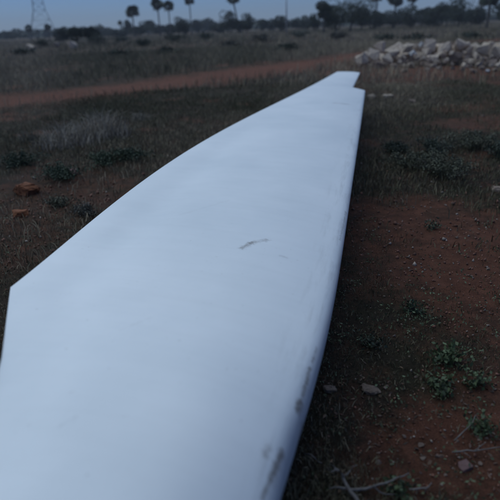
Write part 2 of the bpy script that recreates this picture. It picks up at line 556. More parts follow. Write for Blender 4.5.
def trunk_mesh(name, hgt, r, rg, w, limbs=5, bend=0.1):
    top = Vector((rg.normal() * bend * hgt, rg.normal() * bend * hgt, hgt))
    mid = top * 0.5 + Vector((rg.normal(), rg.normal(), 0)) * bend * hgt * 0.4
    paths = [([(0, 0, -0.15), mid * 0.5, mid, top], [r * 1.25, r * 1.0, r * 0.85, r * 0.6])]
    for q in range(limbs):
        t = rg.uniform(0.55, 1.0)
        st_ = mid.lerp(top, max(0, t * 2 - 1))
        ang = rg.uniform(0, 2 * math.pi)
        out = Vector((math.cos(ang), math.sin(ang), 0)) * w * rg.uniform(0.18, 0.36)
        en = st_ + out + Vector((0, 0, w * rg.uniform(0.15, 0.35)))
        paths.append(([st_, st_.lerp(en, 0.5) + Vector((0, 0, 0.05 * w)), en], [r * 0.5, r * 0.35, r * 0.12]))
    V, F = tubes(paths, 6)
    return mesh_np(name, V, F, BARK, smooth=True)

def tree(px, top_py, w_px, dist, label, name='tree', tone=(0.035, 0.05, 0.022), airy=1.0, n=1300, trunk_frac=0.28,
         group='trees along the edge of the field'):
    p = far(px, dist)
    rg = np.random.default_rng(int(px * 131 + dist) + 9000)
    H = CAM_H + (zat(px, top_py, dist) - CAM_H) * (1.35 if px > 300 else 1.25)
    scale = dist / 587.0
    w = w_px * scale * 1.2
    z0 = hz(p[0], p[1])
    H = max(H - z0, 1.2)
    ch = H * (1 - trunk_frac * 0.6)
    root = empty(name, (p[0], p[1], z0), rg.uniform(0, 6))
    tag(root, label, 'tree', group)
    obj('trunk', trunk_mesh('trunk', H * (trunk_frac + 0.2), max(0.09, 0.03 * H), rg, min(w, H)), root)
    obj('crown', crown_mesh('crown', w, ch, rg, n, leaf=max(0.12, 0.62 * scale), clumps=max(10, int(12 + w)), tone=tone, airy=airy),
        root, (0, 0, H - ch / 2))
    return root

def palm_crown(name, r, rg, n_leaf=44):
    """palmyra head: stiff round fan leaves on stalks, the oldest hanging"""
    V, F, Cc = [], [], []
    for k in range(n_leaf):
        az = rg.uniform(0, 2 * math.pi)
        el = math.asin(rg.uniform(-0.75, 1.0))
        d = Vector((math.cos(az) * math.cos(el), math.sin(az) * math.cos(el), math.sin(el)))
        side = d.orthogonal().normalized()
        side.rotate(Quaternion(d, rg.uniform(-0.6, 0.6)))
        nrm = d.cross(side)
        stalk = r * rg.uniform(0.34, 0.68)
        fr = r * rg.uniform(0.36, 0.58)
        tone = np.array((0.030, 0.042, 0.022)) if el > -0.3 else np.array((0.055, 0.045, 0.03))
        tone = tone * rg.uniform(0.75, 1.3)
        b = len(V)                                   # stalk
        V += [side * 0.03, side * -0.03, d * stalk - side * 0.02, d * stalk + side * 0.02]
        F.append((b, b + 1, b + 2, b + 3)); Cc += [tone] * 4
        c0 = d * stalk
        nseg = 11
        for q in range(nseg):                        # separate finger segments, folded
            a0 = math.radians(-125 + 250 * q / nseg); a1 = math.radians(-125 + 250 * (q + 1) / nseg)
            am = (a0 + a1) / 2
            def dirv(aa): return d * math.cos(aa) + side * math.sin(aa)
            b = len(V)
            lift = nrm * (0.10 * fr)
            V += [c0, c0 + dirv(a0) * fr * 0.62, c0 + dirv(am) * fr * rg.uniform(0.9, 1.08) + lift - Vector((0, 0, 0.12 * fr)),
                  c0 + dirv(a1) * fr * 0.62]
            F.append((b, b + 1, b + 2, b + 3)); Cc += [tone] * 4
    return mesh_np(name, np.array([tuple(v) for v in V]), np.array(F), LEAF, color=np.array(Cc))

def palm(px, head_py, head_px, dist, label, lean=0.0, rtrunk=0.2):
    p = far(px, dist)
    rg = np.random.default_rng(int(px * 77 + dist))
    scale = dist / 587.0
    H = zat(px, head_py, dist)
    z0 = hz(p[0], p[1])
    H -= z0
    root = empty('palmyra_palm', (p[0], p[1], z0))
    tag(root, label, 'palm', 'palmyra palms on the skyline')
    tp = Vector((0, 0, H))
    ft = Vector((lean, 0, -0.2))
    V, F = tubes([([ft, ft.lerp(tp, 0.12), ft.lerp(tp, 0.5) + Vector((0.06 * rg.normal(), 0, 0)), tp],
                   [rtrunk * 1.7, rtrunk * 1.1, rtrunk * 0.9, rtrunk])], 8)
    obj('trunk', mesh_np('trunk', V, F, BARK, smooth=True), root)
    obj('crown', palm_crown('crown', head_px * 0.5 * scale, rg), root, (0, 0, H))
    return root

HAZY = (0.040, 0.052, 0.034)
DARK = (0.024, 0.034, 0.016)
# palms (column, row of head, width of head, distance)
palm(30, 28.5, 9, 200, 'short palmyra palm on the skyline before the lattice pylon, the farther from the tall palms', rtrunk=.22)
palm(49, 27, 8, 200, 'short palmyra palm standing under the splayed leg of the pylon', rtrunk=.22)
palm(121, 23, 6, 250, 'small far-off palmyra palm beside the tall single palm')
palm(134.5, 12, 16, 165, 'tall single palmyra palm with full round head over hazy trees', rtrunk=.22)
palm(160, 4.5, 16, 165, 'left one of a close pair of tall palmyra palms'.replace('left one', 'taller palm'), rtrunk=.2)
palm(170.5, 6, 13, 172, 'slimmer palm of a close pair of tall palmyra palms', rtrunk=.18)
palm(191.5, -1, 13, 168, 'tall palmyra palm with thin trunk above a round dark tree', rtrunk=.16)
palm(234, -1, 14, 150, 'tall palmyra palm with leaning trunk in front of dark trees', lean=1.6, rtrunk=.2)
palm(376, -4, 17, 140, 'tall palmyra palm rising behind the broad dark tree', rtrunk=.2)
palm(394, -1, 19, 140, 'tall palmyra palm with ragged hanging fronds, middle of a row of three', rtrunk=.2)
palm(411, -3, 17, 145, 'tall palmyra palm rising from the trees behind the rubble heap', rtrunk=.2)
palm(488, -2, 24, 95, 'large palmyra palm with wide drooping head behind the rubble heap', rtrunk=.24)

T = [  # column, top row, width, distance, tone, airy, label
    (62, 28.5, 20, 110, HAZY, 1.0, 'low rounded tree beside the pylon foot'),
    (76, 27.5, 17, 88, DARK, 1.0, 'small dark tree left of a taller dark neighbour'.replace('left of', 'beside')),
    (90, 26.5, 18, 85, DARK, 1.0, 'dark bushy tree standing over pale grass below the pylon'),
    (101, 28, 9, 260, HAZY, 1.0, 'tiny hazy tree on the skyline in a gap of the treeline'),
    (129, 23, 12, 230, HAZY, 1.0, 'hazy tree directly beneath the tall single palm'),
    (148, 21.5, 22, 230, HAZY, 1.2, 'wide hazy tree between the single palm and the pair of palms'),
    (159, 26, 14, 210, HAZY, 1.0, 'low hazy tree at the foot of the pair of palms'),
    (171, 25, 14, 190, DARK, 1.0, 'low dark tree under the slimmer palm of the pair'),
    (184, 18, 18, 140, DARK, 0.9, 'round dense dark tree under the thin-trunked palm'),
    (197, 20.5, 12, 240, HAZY, 1.2, 'hazy grey-green tree behind the round dark tree'),
    (209, 19.5, 20, 280, HAZY, 1.3, 'pale hazy far tree with flat top'),
    (231, 13.5, 22, 150, DARK, 0.9, 'tall dark tree crossed by the leaning palm trunk'),
    (247, 16, 18, 150, DARK, 1.0, 'dark tree with stepped top next to the leaning palm'),
    (262, 20, 16, 200, HAZY, 1.0, 'lower hazy tree between two dark groups'),
    (281, 17, 20, 160, DARK, 1.0, 'dark tree right behind the pale utility pole'.replace('right ', '')),
    (297, 19.5, 14, 190, HAZY, 1.0, 'low hazy tree next to the utility pole'),
    (313, 16, 14, 140, DARK, 1.2, 'small dark tree at the edge of the broad thorn tree'),
    (324, 5, 26, 100, DARK, 1.5, 'airy thin-leaved tree with visible trunk'),
    (350, 1.0, 52, 100, DARK, 0.9, 'broad dark thorn tree with wide spreading crown'),
    (374, 13, 22, 130, DARK, 1.0, 'low dark tree under the first of three palms'),
    (393, 12, 26, 140, HAZY, 1.0, 'low tree beneath the palm with ragged fronds'),
    (412, 9, 24, 130, DARK, 1.0, 'mid-height dark tree behind the rubble heap'),
    (434, 5, 26, 125, DARK, 1.0, 'dark tree with peaked top behind the rubble heap'),
    (459, 1, 30, 115, DARK, 0.9, 'tallest dense dark tree behind the rubble heap'),
    (480, 9, 20, 130, HAZY, 1.2, 'hazy low tree beneath the large drooping palm'),
    (510, 2, 34, 90, DARK, 1.0, 'dark tree with thick trunk at the far end of the rubble heap'),
    (70, 30, 24, 210, HAZY, 1.0, 'hazy low tree filling the gap behind the small dark tree'),
    (108, 30, 22, 240, HAZY, 1.0, 'low hazy tree on the skyline before the small far palm'),
    (118, 30, 20, 200, HAZY, 1.0, 'squat hazy tree at the foot of the small far palm'),
    (139, 27, 24, 190, DARK, 1.0, 'squat dark tree at the foot of the tall single palm'),
    (220, 24, 20, 190, DARK, 1.0, 'squat dark tree between the flat-topped hazy tree and the leaning palm'),
    (240, 19, 24, 170, DARK, 1.0, 'dark tree filling the gap behind the leaning palm trunk'),
    (271, 20, 18, 210, HAZY, 1.0, 'hazy round tree on the near side of the utility pole'.replace('on the near side of', 'close beside')),
    (306, 17, 18, 180, HAZY, 1.0, 'hazy tree seen between the utility pole and the airy tree'),
    (336, 8, 30, 105, DARK, 1.0, 'dark tree squeezed between the airy tree and the broad thorn tree'),
    (362, 9, 30, 120, DARK, 1.0, 'dark tree leaning out behind the broad thorn tree'),
    (384, 13, 26, 150, DARK, 1.0, 'dark squat tree between the first two of three palms'),
    (403, 11, 26, 145, DARK, 1.0, 'dark squat tree between the last two of three palms'),
    (423, 9, 26, 140, DARK, 1.0, 'dark rounded tree next to the peaked one behind the heap'),
    (447, 6, 28, 135, DARK, 1.0, 'dark tree between the peaked one and the tallest one'),
    (472, 8, 26, 130, DARK, 1.0, 'dark tree on the palm side of the tallest tree'),
    (-20, 27, 30, 150, HAZY, 1.0, 'hazy tree beyond the pylon at the end of the treeline'),
    (6, 33, 26, 260, HAZY, 1.0, 'very low far-off tree short of the pylon'),
]
for (px, py, w, d, tone, airy, lab) in T:
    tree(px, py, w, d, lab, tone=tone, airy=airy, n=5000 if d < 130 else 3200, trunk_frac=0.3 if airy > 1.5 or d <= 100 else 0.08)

# far-off woodland that closes the horizon: one mass
n = 26000
px_ = rng.uniform(-380, 880, n)
dist_ = rng.uniform(300, 430, n)
P = np.array([far(a_, d_) for a_, d_ in zip(px_, dist_)])
hh = 3.0 + 2.2 * fbm(px_ * 0.05, px_ * 0 + 3, 60, 4)
P[:, 2] = rng.uniform(0, 1, n) ** 0.8 * np.maximum(hh, 0.8) * 1.4
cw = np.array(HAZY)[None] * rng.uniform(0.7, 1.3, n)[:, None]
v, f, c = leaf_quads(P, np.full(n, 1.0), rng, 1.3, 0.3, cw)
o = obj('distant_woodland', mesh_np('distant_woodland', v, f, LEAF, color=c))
tag(o, 'far-off low woodland along the horizon', 'woodland', kind='stuff')

# ------------------------------------------------------------------ lattice pylon
STEEL = bark_mat('galvanised_steel', (0.16, 0.17, 0.18), (0.26, 0.27, 0.28), 2)
pp = far(44, 255)
pyl = empty('lattice_pylon', (pp[0], pp[1], hz(pp[0], pp[1])), math.radians(18))
tag(pyl, 'tall steel lattice power pylon rising over the treeline', 'pylon')
def half(z): return float(np.interp(z, [0, 12, 24, 38], [6.5, 2.6, 1.5, 0.9]))
lv = [0, 4, 8, 12, 15, 18, 21, 24, 27, 30, 33, 38]
cor = [(-1, -1), (1, -1), (1, 1), (-1, 1)]
for (cx, cy) in cor:
    V, F = tubes([([(cx * half(z), cy * half(z), z) for z in lv], [0.10] * len(lv))], 4)
    obj('leg', mesh_np('leg', V, F, STEEL), pyl)
paths = []
for q in range(len(lv) - 1):
    z0, z1 = lv[q], lv[q + 1]
    for k in range(4):
        (ax, ay), (bx, by) = cor[k], cor[(k + 1) % 4]
        A0, A1 = Vector((ax * half(z0), ay * half(z0), z0)), Vector((ax * half(z1), ay * half(z1), z1))
        B0, B1 = Vector((bx * half(z0), by * half(z0), z0)), Vector((bx * half(z1), by * half(z1), z1))
        paths += [([A0, B1], [.045, .045]), ([B0, A1], [.045, .045]), ([A1, B1], [.045, .045])]
V, F = tubes(paths, 4)
obj('cross_bracing', mesh_np('cross_bracing', V, F, STEEL), pyl)
for z, w in ((24, 6.5), (29, 5.5), (34, 4.5)):
    for sgn in (-1, 1):
        paths = []
        e_ = Vector((sgn * w, 0, z + 0.4))
        for cy in (-1, 1):
            paths += [([(sgn * half(z), cy * half(z), z), e_], [.08, .06]), ([(sgn * half(z), cy * half(z), z + 1.6), e_], [.08, .06])]
        V, F = tubes(paths, 4)
        obj('crossarm', mesh_np('crossarm', V, F, STEEL), pyl)

# ------------------------------------------------------------------ utility pole
CONC = bark_mat('pole_concrete', (0.42, 0.41, 0.40), (0.56, 0.55, 0.53), 3)
pp = far(286.5, 120)
pole = empty('utility_pole', (pp[0], pp[1], hz(pp[0], pp[1])))
tag(pole, 'pale concrete utility pole standing among dark trees', 'utility pole')
V, F = tubes([([(0, 0, -0.3), (0, 0, 9.0)], [0.17, 0.11])], 8)
obj('shaft', mesh_np('shaft', V, F, CONC, smooth=True), pole)
V, F = tubes([([(-0.9, 0, 8.5), (0.9, 0, 8.5)], [0.06, 0.06])], 4)
obj('crossarm', mesh_np('crossarm', V, F, STEEL), pole)
for x in (-0.75, 0.0, 0.75):
    z = 8.56 if x else 9.0
    V, F = tubes([([(x, 0, z), (x, 0, z + 0.12), (x, 0, z + 0.2)], [0.03, 0.07, 0.04])], 8)
    obj('insulator', mesh_np('insulator', V, F, CONC, smooth=True), pole)

# ------------------------------------------------------------------ stones
def rock_mesh(name, mat, seed, flat=1.0, npts=15, bevel=0.03, rough=0.03):
    rg = np.random.default_rng(seed)
    p = rg.uniform(-1, 1, (npts, 3))
    p /= np.maximum(np.abs(p).max(1), 0.55)[:, None] * rg.uniform(1.0, 1.25, npts)[:, None]
    p[:, 2] *= flat
    bm = bmesh.new()
    for q in p: bm.verts.new(q)
    res = bmesh.ops.convex_hull(bm, input=bm.verts)
    bmesh.ops.delete(bm, geom=[g for g in res['geom_interior'] if isinstance(g, bmesh.types.BMVert)], context='VERTS')
    bmesh.ops.dissolve_limit(bm, angle_limit=math.radians(14), verts=bm.verts, edges=bm.edges)
    bmesh.ops.bevel(bm, geom=list(bm.edges), offset=bevel, segments=1, affect='EDGES', profile=0.5, clamp_overlap=True)
    if rough:
        bmesh.ops.subdivide_edges(bm, edges=list(bm.edges), cuts=2, use_grid_fill=True)
        for v in bm.verts: v.co += Vector(rg.normal(size=3)) * rough
    # scale to a unit box so that sizes are meant as sizes
    lo = np.min([v.co[:] for v in bm.verts], axis=0); hi = np.max([v.co[:] for v in bm.verts], axis=0)
    for v in bm.verts:
        v.co = Vector([(v.co[k] - (lo[k] + hi[k]) / 2) / (hi[k] - lo[k]) for k in range(3)])
    me = bpy.data.meshes.new(name)
    bm.to_mesh(me); bm.free()
    me.materials.append(mat)
    return me

RK = {'g': [rock_mesh('rock', ROCK_GREY, 100 + k) for k in range(9)],
      't': [rock_mesh('rock', ROCK_TAN, 200 + k) for k in range(4)],
      'w': [rock_mesh('rock', ROCK_WHITE, 300 + k) for k in range(3)]}
GEN = 'rough grey stone block piled in the rubble heap'
TAN = 'brownish stone block lying among grey ones in the rubble heap'
LOW = 'loose stone fragment lying at the foot of the rubble heap'
# column, row, width, height (photograph pixels), kind, tilt, label
ROCKS = [
    (361, 60, 17, 16, 'g', .1, 'large rounded grey boulder at the near end of the rubble heap, beside the blade tip'),
    (381, 47.5, 13, 13, 'g', .2, 'grey boulder perched on top of the heap above the beige block'),
    (374, 55, 16, 13, 'g', .3, 'grey block leaning against the large rounded boulder'), (379, 65, 14, 8, 't', .05, 'flat beige block at the foot of the heap, under the perched boulder'),
    (395, 53, 14, 11, 'g', .4, 'rough block sunk below the ends of the long slab and the perched boulder'), (409, 48, 19, 9, 'g', .15, 'long dark grey slab lying across the top of the heap'),
    (416, 56, 15, 8, 'w', .75, 'whitish slab leaning steeply against the rubble heap'),
    (388, 59, 12, 13, 'g', .3, 'narrow grey block standing behind the flat beige one'), (403, 60, 14, 12, 'g', .2, 'squat grey block under the long dark slab'), (395, 66, 10, 7, 't', .1, TAN),
    (422.5, 44.5, 8, 6, 'w', .1, 'small whitish block on top of the rubble heap'),
    (431, 45, 15, 12, 'g', .2, 'angular grey block beside the small whitish one on top'), (446, 48, 18, 12, 'g', .2, 'broad grey block between the whitish block and the tall square one'), (461, 45, 17, 14, 'g', .2, 'tall square grey block at the highest point of the heap'),
    (457, 56, 17, 12, 't', .1, TAN), (481, 50, 17, 12, 'g', .15, 'pale bluish-grey block with flat face in the rubble heap'),
    (497, 52, 14, 13, 'g', .3, 'grey block at the outer end of the heap beside the bluish one'), (470, 50, 8, 9, 'g', .3, 'slim grey stone wedged beside the tall square block'), (434, 59, 16, 12, 'g', .25, 'low wide grey block beside the leaning whitish slab'),
    (427, 53, 11, 11, 'g', .3, 'dark grey stone jammed behind the leaning whitish slab'), (445, 61, 12, 9, 'g', .3, 'grey stone low in the heap next to a brownish block'), (473, 61, 14, 6, 'g', .05, 'flat grey stone under the bluish flat-faced block'),
    (491, 63, 17, 9, 't', .35, TAN), (480, 60, 10, 8, 'g', .3, 'small angular grey stone under the bluish block'), (465, 62, 9, 7, 'g', .2, 'small grey stone below the brownish block of the heap'),
    (412, 65, 10, 6, 'g', .2, 'small grey stone at the foot of the leaning whitish slab'), (424, 64, 9, 6, 't', .2, TAN),
    (508, 60, 16, 13, 'g', .3, GEN), (515, 50, 16, 12, 'g', .3, GEN), (525, 60, 15, 12, 't', .2, TAN), (532, 52, 14, 12, 'g', .2, GEN),
    (545, 62, 14, 10, 'g', .3, GEN),
    (405, 71, 8, 3.5, 't', 0, LOW), (474, 71, 11, 5, 't', .1, LOW), (463, 69, 6, 4, 't', .1, LOW), (453, 68, 6, 4, 'g', .1, LOW),
    (488, 71, 5, 3.5, 'w', .1, 'small white stone lying in front of the rubble heap'), (439, 68, 7, 4, 'g', .1, LOW),
    (470, 66, 7, 5, 't', .1, LOW), (482, 68, 7, 4, 't', .1, LOW), (496, 70, 8, 4, 't', .1, LOW), (390, 71, 5, 3, 'g', .1, LOW),
    (428, 69, 5, 3, 'g', .1, LOW),
]
cnt = 0
for (px, py, w, h, kd, tilt, lab) in ROCKS:
    gy_row = py + h / 2
    # front stones stand on the ground; higher ones lie farther up and back on the slope of the heap
    base_row = 67.0 - (px - 430) * 0.01
    if gy_row >= base_row - 1.5:
        g = at(px, gy_row, 0.0); dist = g[1]
    else:
        g0 = at(px, base_row, 0.0)
        dist = g0[1] + (base_row - gy_row) * 0.055
    d = ray(px, py); p = np.array([0, 0, CAM_H]) + d * (dist / d[1])
    sc_ = dist / 587.0 * 0.94
    W, Hh = w * sc_, h * sc_ * 1.05
    D = W * random.uniform(0.7, 1.0) if W > 0.3 else W * 0.8
    o = obj('rock', RK[kd][cnt % len(RK[kd])], None, p + np.array([0, D * 0.2, 0]),
            (random.uniform(-.15, .15), tilt * (1 if kd == 'w' else random.choice((-1, 1))), random.uniform(-.5, .5)), (W, D, Hh))
    tag(o, lab, 'rock', 'stones of the rubble heap')
    cnt += 1
# stones inside and behind the heap that carry the ones on top
HID = 'grey stone deep in the rubble heap, wedged behind the front blocks'
for k in range(18):
    px = 366 + k * 9.6
    g0 = at(px, 66, 0)
    for row in range(2):
        W = random.uniform(0.65, 0.85)
        q = g0 + np.array([0, 0.75 + 0.6 * row + random.uniform(-.1, .1), 0])
        z = 0.22 + 0.30 * row
        if 3 < k or row == 0:
            o = obj('rock', RK['g'][(k * 2 + row) % 9], None, (q[0], q[1], z),
                    (random.uniform(-.2, .2), random.uniform(-.2, .2), random.uniform(-3, 3)), (W, W * .85, W * .75))
            tag(o, HID, 'rock', 'stones of the rubble heap')

# smaller rubble strewn over the face of the heap
for k in range(70):
    px = random.uniform(366, 520); t = random.random() ** 0.8
    row = 69 - t * (18 - 10 * abs(px - 440) / 90)
    g0 = at(px, 67.5, 0)
    dist = g0[1] + (67 - row) * 0.05
    d = ray(px, row); p = np.array([0, 0, CAM_H]) + d * (dist / d[1])
    W = random.uniform(.12, .30)
    o = obj('rock', RK['t' if k % 4 == 0 else 'g'][k % (4 if k % 4 == 0 else 9)], None, (p[0], p[1] - .1, max(p[2], W * .3)),
            (random.uniform(-.5, .5), random.uniform(-.5, .5), random.uniform(-3, 3)), (W, W * random.uniform(.6, .9), W * random.uniform(.45, .8)))
    tag(o, 'fist-sized piece of rubble lying on the face of the heap', 'rock', 'small rubble of the heap')

# pale boulders in the field under the pylon
for (px, py, w, h, lab) in ((31, 47.5, 10, 6, 'pale boulder lying in the grass, the biggest of three below the pylon'),
                            (56, 44.5, 9, 5, 'pale boulder in the grass, in the middle of three below the pylon'),
                            (73, 44.5, 9, 7, 'greyish pale boulder in the grass beside the small dark trees')):
    dist = 62.0
    d = ray(px, py); p = np.array([0, 0, CAM_H]) + d * (dist / d[1])
    s_ = dist / 587
    o = obj('boulder', rock_mesh('boulder', ROCK_GREY, int(px)), None, (p[0], p[1], max(p[2], 0.2)), (0.1, 0.1, px), (w * s_, w * s_ * .8, h * s_ * 1.2))
    tag(o, lab, 'boulder', 'pale boulders in the field')

def ground_stone(name, px, py, w, h, mat, lab, cat='stone', group=None, seed=None, sink=0.25):
    g = at(px, py + h * 0.3, 0.0)
    g[2] = hz(g[0], g[1])
    dist = float(np.linalg.norm(g - np.array([0, 0, CAM_H])))
    s_ = dist / 530
    W, Hh = w * s_, max(h * s_ * 0.9, w * s_ * 0.35)
    o = obj(name, rock_mesh(name, mat, seed or int(px * 7 + py), npts=34, bevel=0.10, rough=0.05), None, (g[0], g[1], g[2] + Hh * (0.5 - sink)),
            (random.uniform(-.1, .1), random.uniform(-.1, .1), random.uniform(-.6, .6)), (W, W * .75, Hh))
    tag(o, lab, cat, group)
    return o
ground_stone('stone', 26, 188, 25, 14, ROCK_ORANGE, 'bigger orange laterite stone lying in the weeds beside the blade')
ground_stone('stone', 21, 213, 15, 10, ROCK_ORANGE, 'smaller orange laterite stone in the weeds')
ground_stone('stone', 71, 172, 15, 8, ROCK_PINK, 'pinkish flat stone in the weeds beyond the orange ones')
ground_stone('stone', 371, 96, 9, 6, ROCK_GREY, 'grey stone lying beside the notch of the blade tip', seed=5)
ground_stone('stone', 388, 96, 12, 5, ROCK_GREY, 'flat grey stone lying a little away from the notch of the blade tip', seed=9)
ground_stone('stone', 412, 100, 7, 4, ROCK_TAN, 'small tan stone beyond the flat grey one near the blade tip')
ground_stone('stone', 371, 388, 20, 7, ROCK_TAN, 'flat brown stone lying on dark soil beside the blade edge', seed=3)
ground_stone('stone', 330, 387, 14, 7, ROCK_TAN, 'brown stone half hidden in the shade below the blade edge', seed=8)
ground_stone('stone', 465, 464, 14, 6, ROCK_PINK, 'pale pinkish stone beside a thin dry twig')
ground_stone('stone', 497, 189, 11, 6, ROCK_TAN, 'tan stone at the edge of the bare red soil')
PB = [rock_mesh('pebble', PEBBLE, 400 + k, npts=14, bevel=0.1) for k in range(6)]
spots = [(387, 385, 4), (380, 415, 4), (404, 435, 5), (421, 444, 6), (423, 457, 6), (438, 456, 5), (378, 461, 7), (416, 376, 4),
         (481, 463, 5), (379, 276, 3), (442, 249, 3.5), (481, 251, 3), (425, 270, 3), (394, 336, 4), (483, 116, 4), (423, 130, 4),
         (446, 205, 4), (392, 463, 4), (458, 440, 4), (470, 412, 4)]
for k in range(55):
    spots.append((random.uniform(345, 520), random.uniform(215, 495), random.uniform(1.8, 4.0)))
for k, (px, py, w) in enumerate(spots):
    if px < 352 + (py < 300) * 5 - (py - 300) * 0.38 + 6: continue
    g = at(px, py, 0.0); g[2] = hz(g[0], g[1])
    W = w * float(np.linalg.norm(g - np.array([0, 0, CAM_H]))) / 530
    o = obj('pebble', PB[k % 6], None, (g[0], g[1], g[2] + W * .15), (random.uniform(-.3, .3), random.uniform(-.3, .3), random.uniform(0, 6)),
            (W, W * random.uniform(.6, .9), W * random.uniform(.4, .7)))
    tag(o, 'small pale pebble scattered on the red soil beside the blade', 'pebble', 'pebbles on the red soil')

# ------------------------------------------------------------------ dry branch and twigs
def branch(name, pts_list, lab, group=None):
    """each stick: list of (column, row, height above ground), radius at its start and end"""
    P0 = at(pts_list[0][0][0][0], pts_list[0][0][0][1], 0)
    root = empty(name, (P0[0], P0[1], hz(P0[0], P0[1])))
    tag(root, lab, 'branch', group)
    for k, (pts, r0, r1) in enumerate(pts_list):
        wp = []
        for q, (a_, b_, z_) in enumerate(pts):
            p = at(a_, b_, z_); wp.append(Vector((p[0] - P0[0] + random.uniform(-.004, .004), p[1] - P0[1], hz(p[0], p[1]) - root.location.z + z_)))
        fine = []
        for q in range(len(wp) - 1):
            for t in (0, .33, .66):
                v = wp[q].lerp(wp[q + 1], t)
                fine.append(v + Vector((random.gauss(0, .003), random.gauss(0, .003), random.gauss(0, .002))) if t else v)
        fine.append(wp[-1])
        rad = [r0 + (r1 - r0) * q / (len(fine) - 1) for q in range(len(fine))]
        V, F = tubes([(fine, rad)], 6)
        obj('stem' if k == 0 else 'twig', mesh_np('stem' if k == 0 else 'twig', V, F, TWIG, smooth=True), root)
branch('dry_branch', [
    ([(362, 512, .03), (350, 494, .05), (343, 482, .06), (338, 472, .08), (330, 466, .09)], .009, .004),
    ([(349, 492, .05), (372, 487, .06), (392, 481, .06), (409, 473, .05)], .006, .002),
    ([(348, 490, .05), (338, 489, .06), (328, 490, .05)], .005, .002),
    ([(343, 482, .06), (350, 472, .09), (357, 466, .11)], .004, .0015),
    ([(372, 487, .06), (382, 493, .04), (396, 494, .03)], .003, .0015),
    ([(338, 472, .08), (331, 474, .08), (326, 470, .10)], .003, .0015),
], 'forked pale dry branch lying at the foot of the blade edge')
branch('dry_twig', [([(410, 489, .02), (425, 487, .03), (432, 482, .03)], .004, .0015), ([(425, 487, .03), (430, 491, .02)], .002, .001)],
       'short hooked dry twig lying near the forked branch')
branch('dry_twig', [([(452, 451, .02), (475, 450, .03), (505, 446, .04)], .0035, .0015), ([(475, 450, .03), (486, 442, .05)], .002, .001),
                    ([(462, 450, .02), (470, 456, .02)], .002, .001)], 'long thin dry twig lying beside the pinkish stone')
branch('dry_twig', [([(455, 440, .02), (470, 425, .04), (478, 412, .06)], .003, .001)], 'thin bent twig standing up from the soil beside the green weed')
branch('dry_twig', [([(302, 452, .01), (312, 458, .02), (322, 464, .02)], .004, .002)], 'short pale twig in the shade under the blade edge')

# ------------------------------------------------------------------ shrubs and weeds
def shrub_mesh(rg, w, h, stems, leaves, leaf, tone, spread=1.0, aspect=2.2):
    paths, pts = [], []
    for k in range(stems):
        az = rg.uniform(0, 2 * math.pi); out = rg.uniform(0.15, 1.0) * spread
        tip = Vector((math.cos(az) * out * w / 2, math.sin(az) * out * w / 2, h * rg.uniform(0.45, 1.0) * (1 - 0.35 * out)))
        mid = tip * 0.5 + Vector((rg.normal() * w * .05, rg.normal() * w * .05, h * 0.12))
        r = 0.008 * h + 0.0015
        paths.append(([(0.05 * tip.x, 0.05 * tip.y, -0.02), mid, tip], [r, r * .7, r * .3]))
        for q in range(leaves // stems):
            t = rg.uniform(0.15, 1.0)
            p = (mid * (t * 2) if t < .5 else mid.lerp(tip, t * 2 - 1)) + Vector(rg.normal(size=3)) * leaf * (1.2 + 1.5 * (1 - t))
            pts.append((p.x, p.y, max(p.z, 0.01)))
    V, F = tubes(paths, 4)
    pts = np.array(pts)
    c = np.array(tone)[None] * rg.uniform(0.6, 1.4, len(pts))[:, None]
    v, f, c = leaf_quads(pts, np.full(len(pts), leaf), rg, aspect, 0.5, c)
    return (V, F), (v, f, c)

def shrub(name, px, py, w, h, lab, cat='shrub', group=None, stems=26, leaves=2600, leaf=0.013, tone=(0.06, 0.075, 0.05), dist=None, aspect=2.2):
    g = at(px, py, 0) if dist is None else far(px, dist)
    rg = np.random.default_rng(int(px * 13 + py * 7 + w * 100))
    root = empty(name, (g[0], g[1], hz(g[0], g[1])), rg.uniform(0, 6))
    tag(root, lab, cat, group)
    (V, F), (v, f, c) = shrub_mesh(rg, w, h, stems, leaves, leaf, tone, aspect=aspect)
    obj('stems', mesh_np('stems', V, F, BARK), root)
    obj('leaves', mesh_np('leaves', v, f, LEAF, color=c), root)
    return root

GS = 'low shrubs right of the blade'
GREY = (0.085, 0.088, 0.050)
shrub('low_shrub', 412, 168, .8, .24, 'low grey-green shrub at the edge of the bare red soil, the closest to the blade', group=GS, tone=GREY)
shrub('low_shrub', 440, 176, .95, .27, 'widest low grey-green shrub bordering the bare red soil', group=GS, leaves=3600, stems=34, tone=GREY)
shrub('low_shrub', 432, 152, .85, .22, 'low shrub behind the widest grey-green one', group=GS, tone=(.05, .062, .04))
shrub('low_shrub', 472, 150, 1.0, .27, 'low bluish-green shrub with thin twigs over the dark grass', group=GS, leaves=3400, stems=34, tone=GREY)
shrub('low_shrub', 500, 158, .60, .24, 'low dark shrub beside the tan stone', group=GS, tone=(.045, .058, .035))
shrub('low_shrub', 395, 152, .45, .16, 'small flat dark shrub between the blade and the grey-green ones', group=GS, tone=(.045, .055, .035))
GW = 'green weeds on the soil right of the blade'
GRN = (0.065, 0.09, 0.038)
shrub('weed', 447, 362, .26, .10, 'bright green leafy weed on red soil, the biggest beside the blade', 'weed', GW, 12, 300, .013, (.08, .11, .045), aspect=1.5)
shrub('weed', 437, 386, .20, .08, 'green weed growing just below the biggest bright one'.replace('just below', 'next to'), 'weed', GW, 9, 180, .012, GRN, aspect=1.5)
shrub('weed', 470, 385, .20, .08, 'green weed between the bright weed and the bent twig', 'weed', GW, 9, 160, .012, GRN, aspect=1.5)
shrub('weed', 412, 312, .22, .08, 'dull green weed on the dark soil between blade and bare patch', 'weed', GW, 9, 180, .012, (.05, .075, .035))
shrub('weed', 432, 228, .24, .08, 'small weed in the middle of the bare red soil', 'weed', GW, 9, 160, .012, (.05, .07, .035))
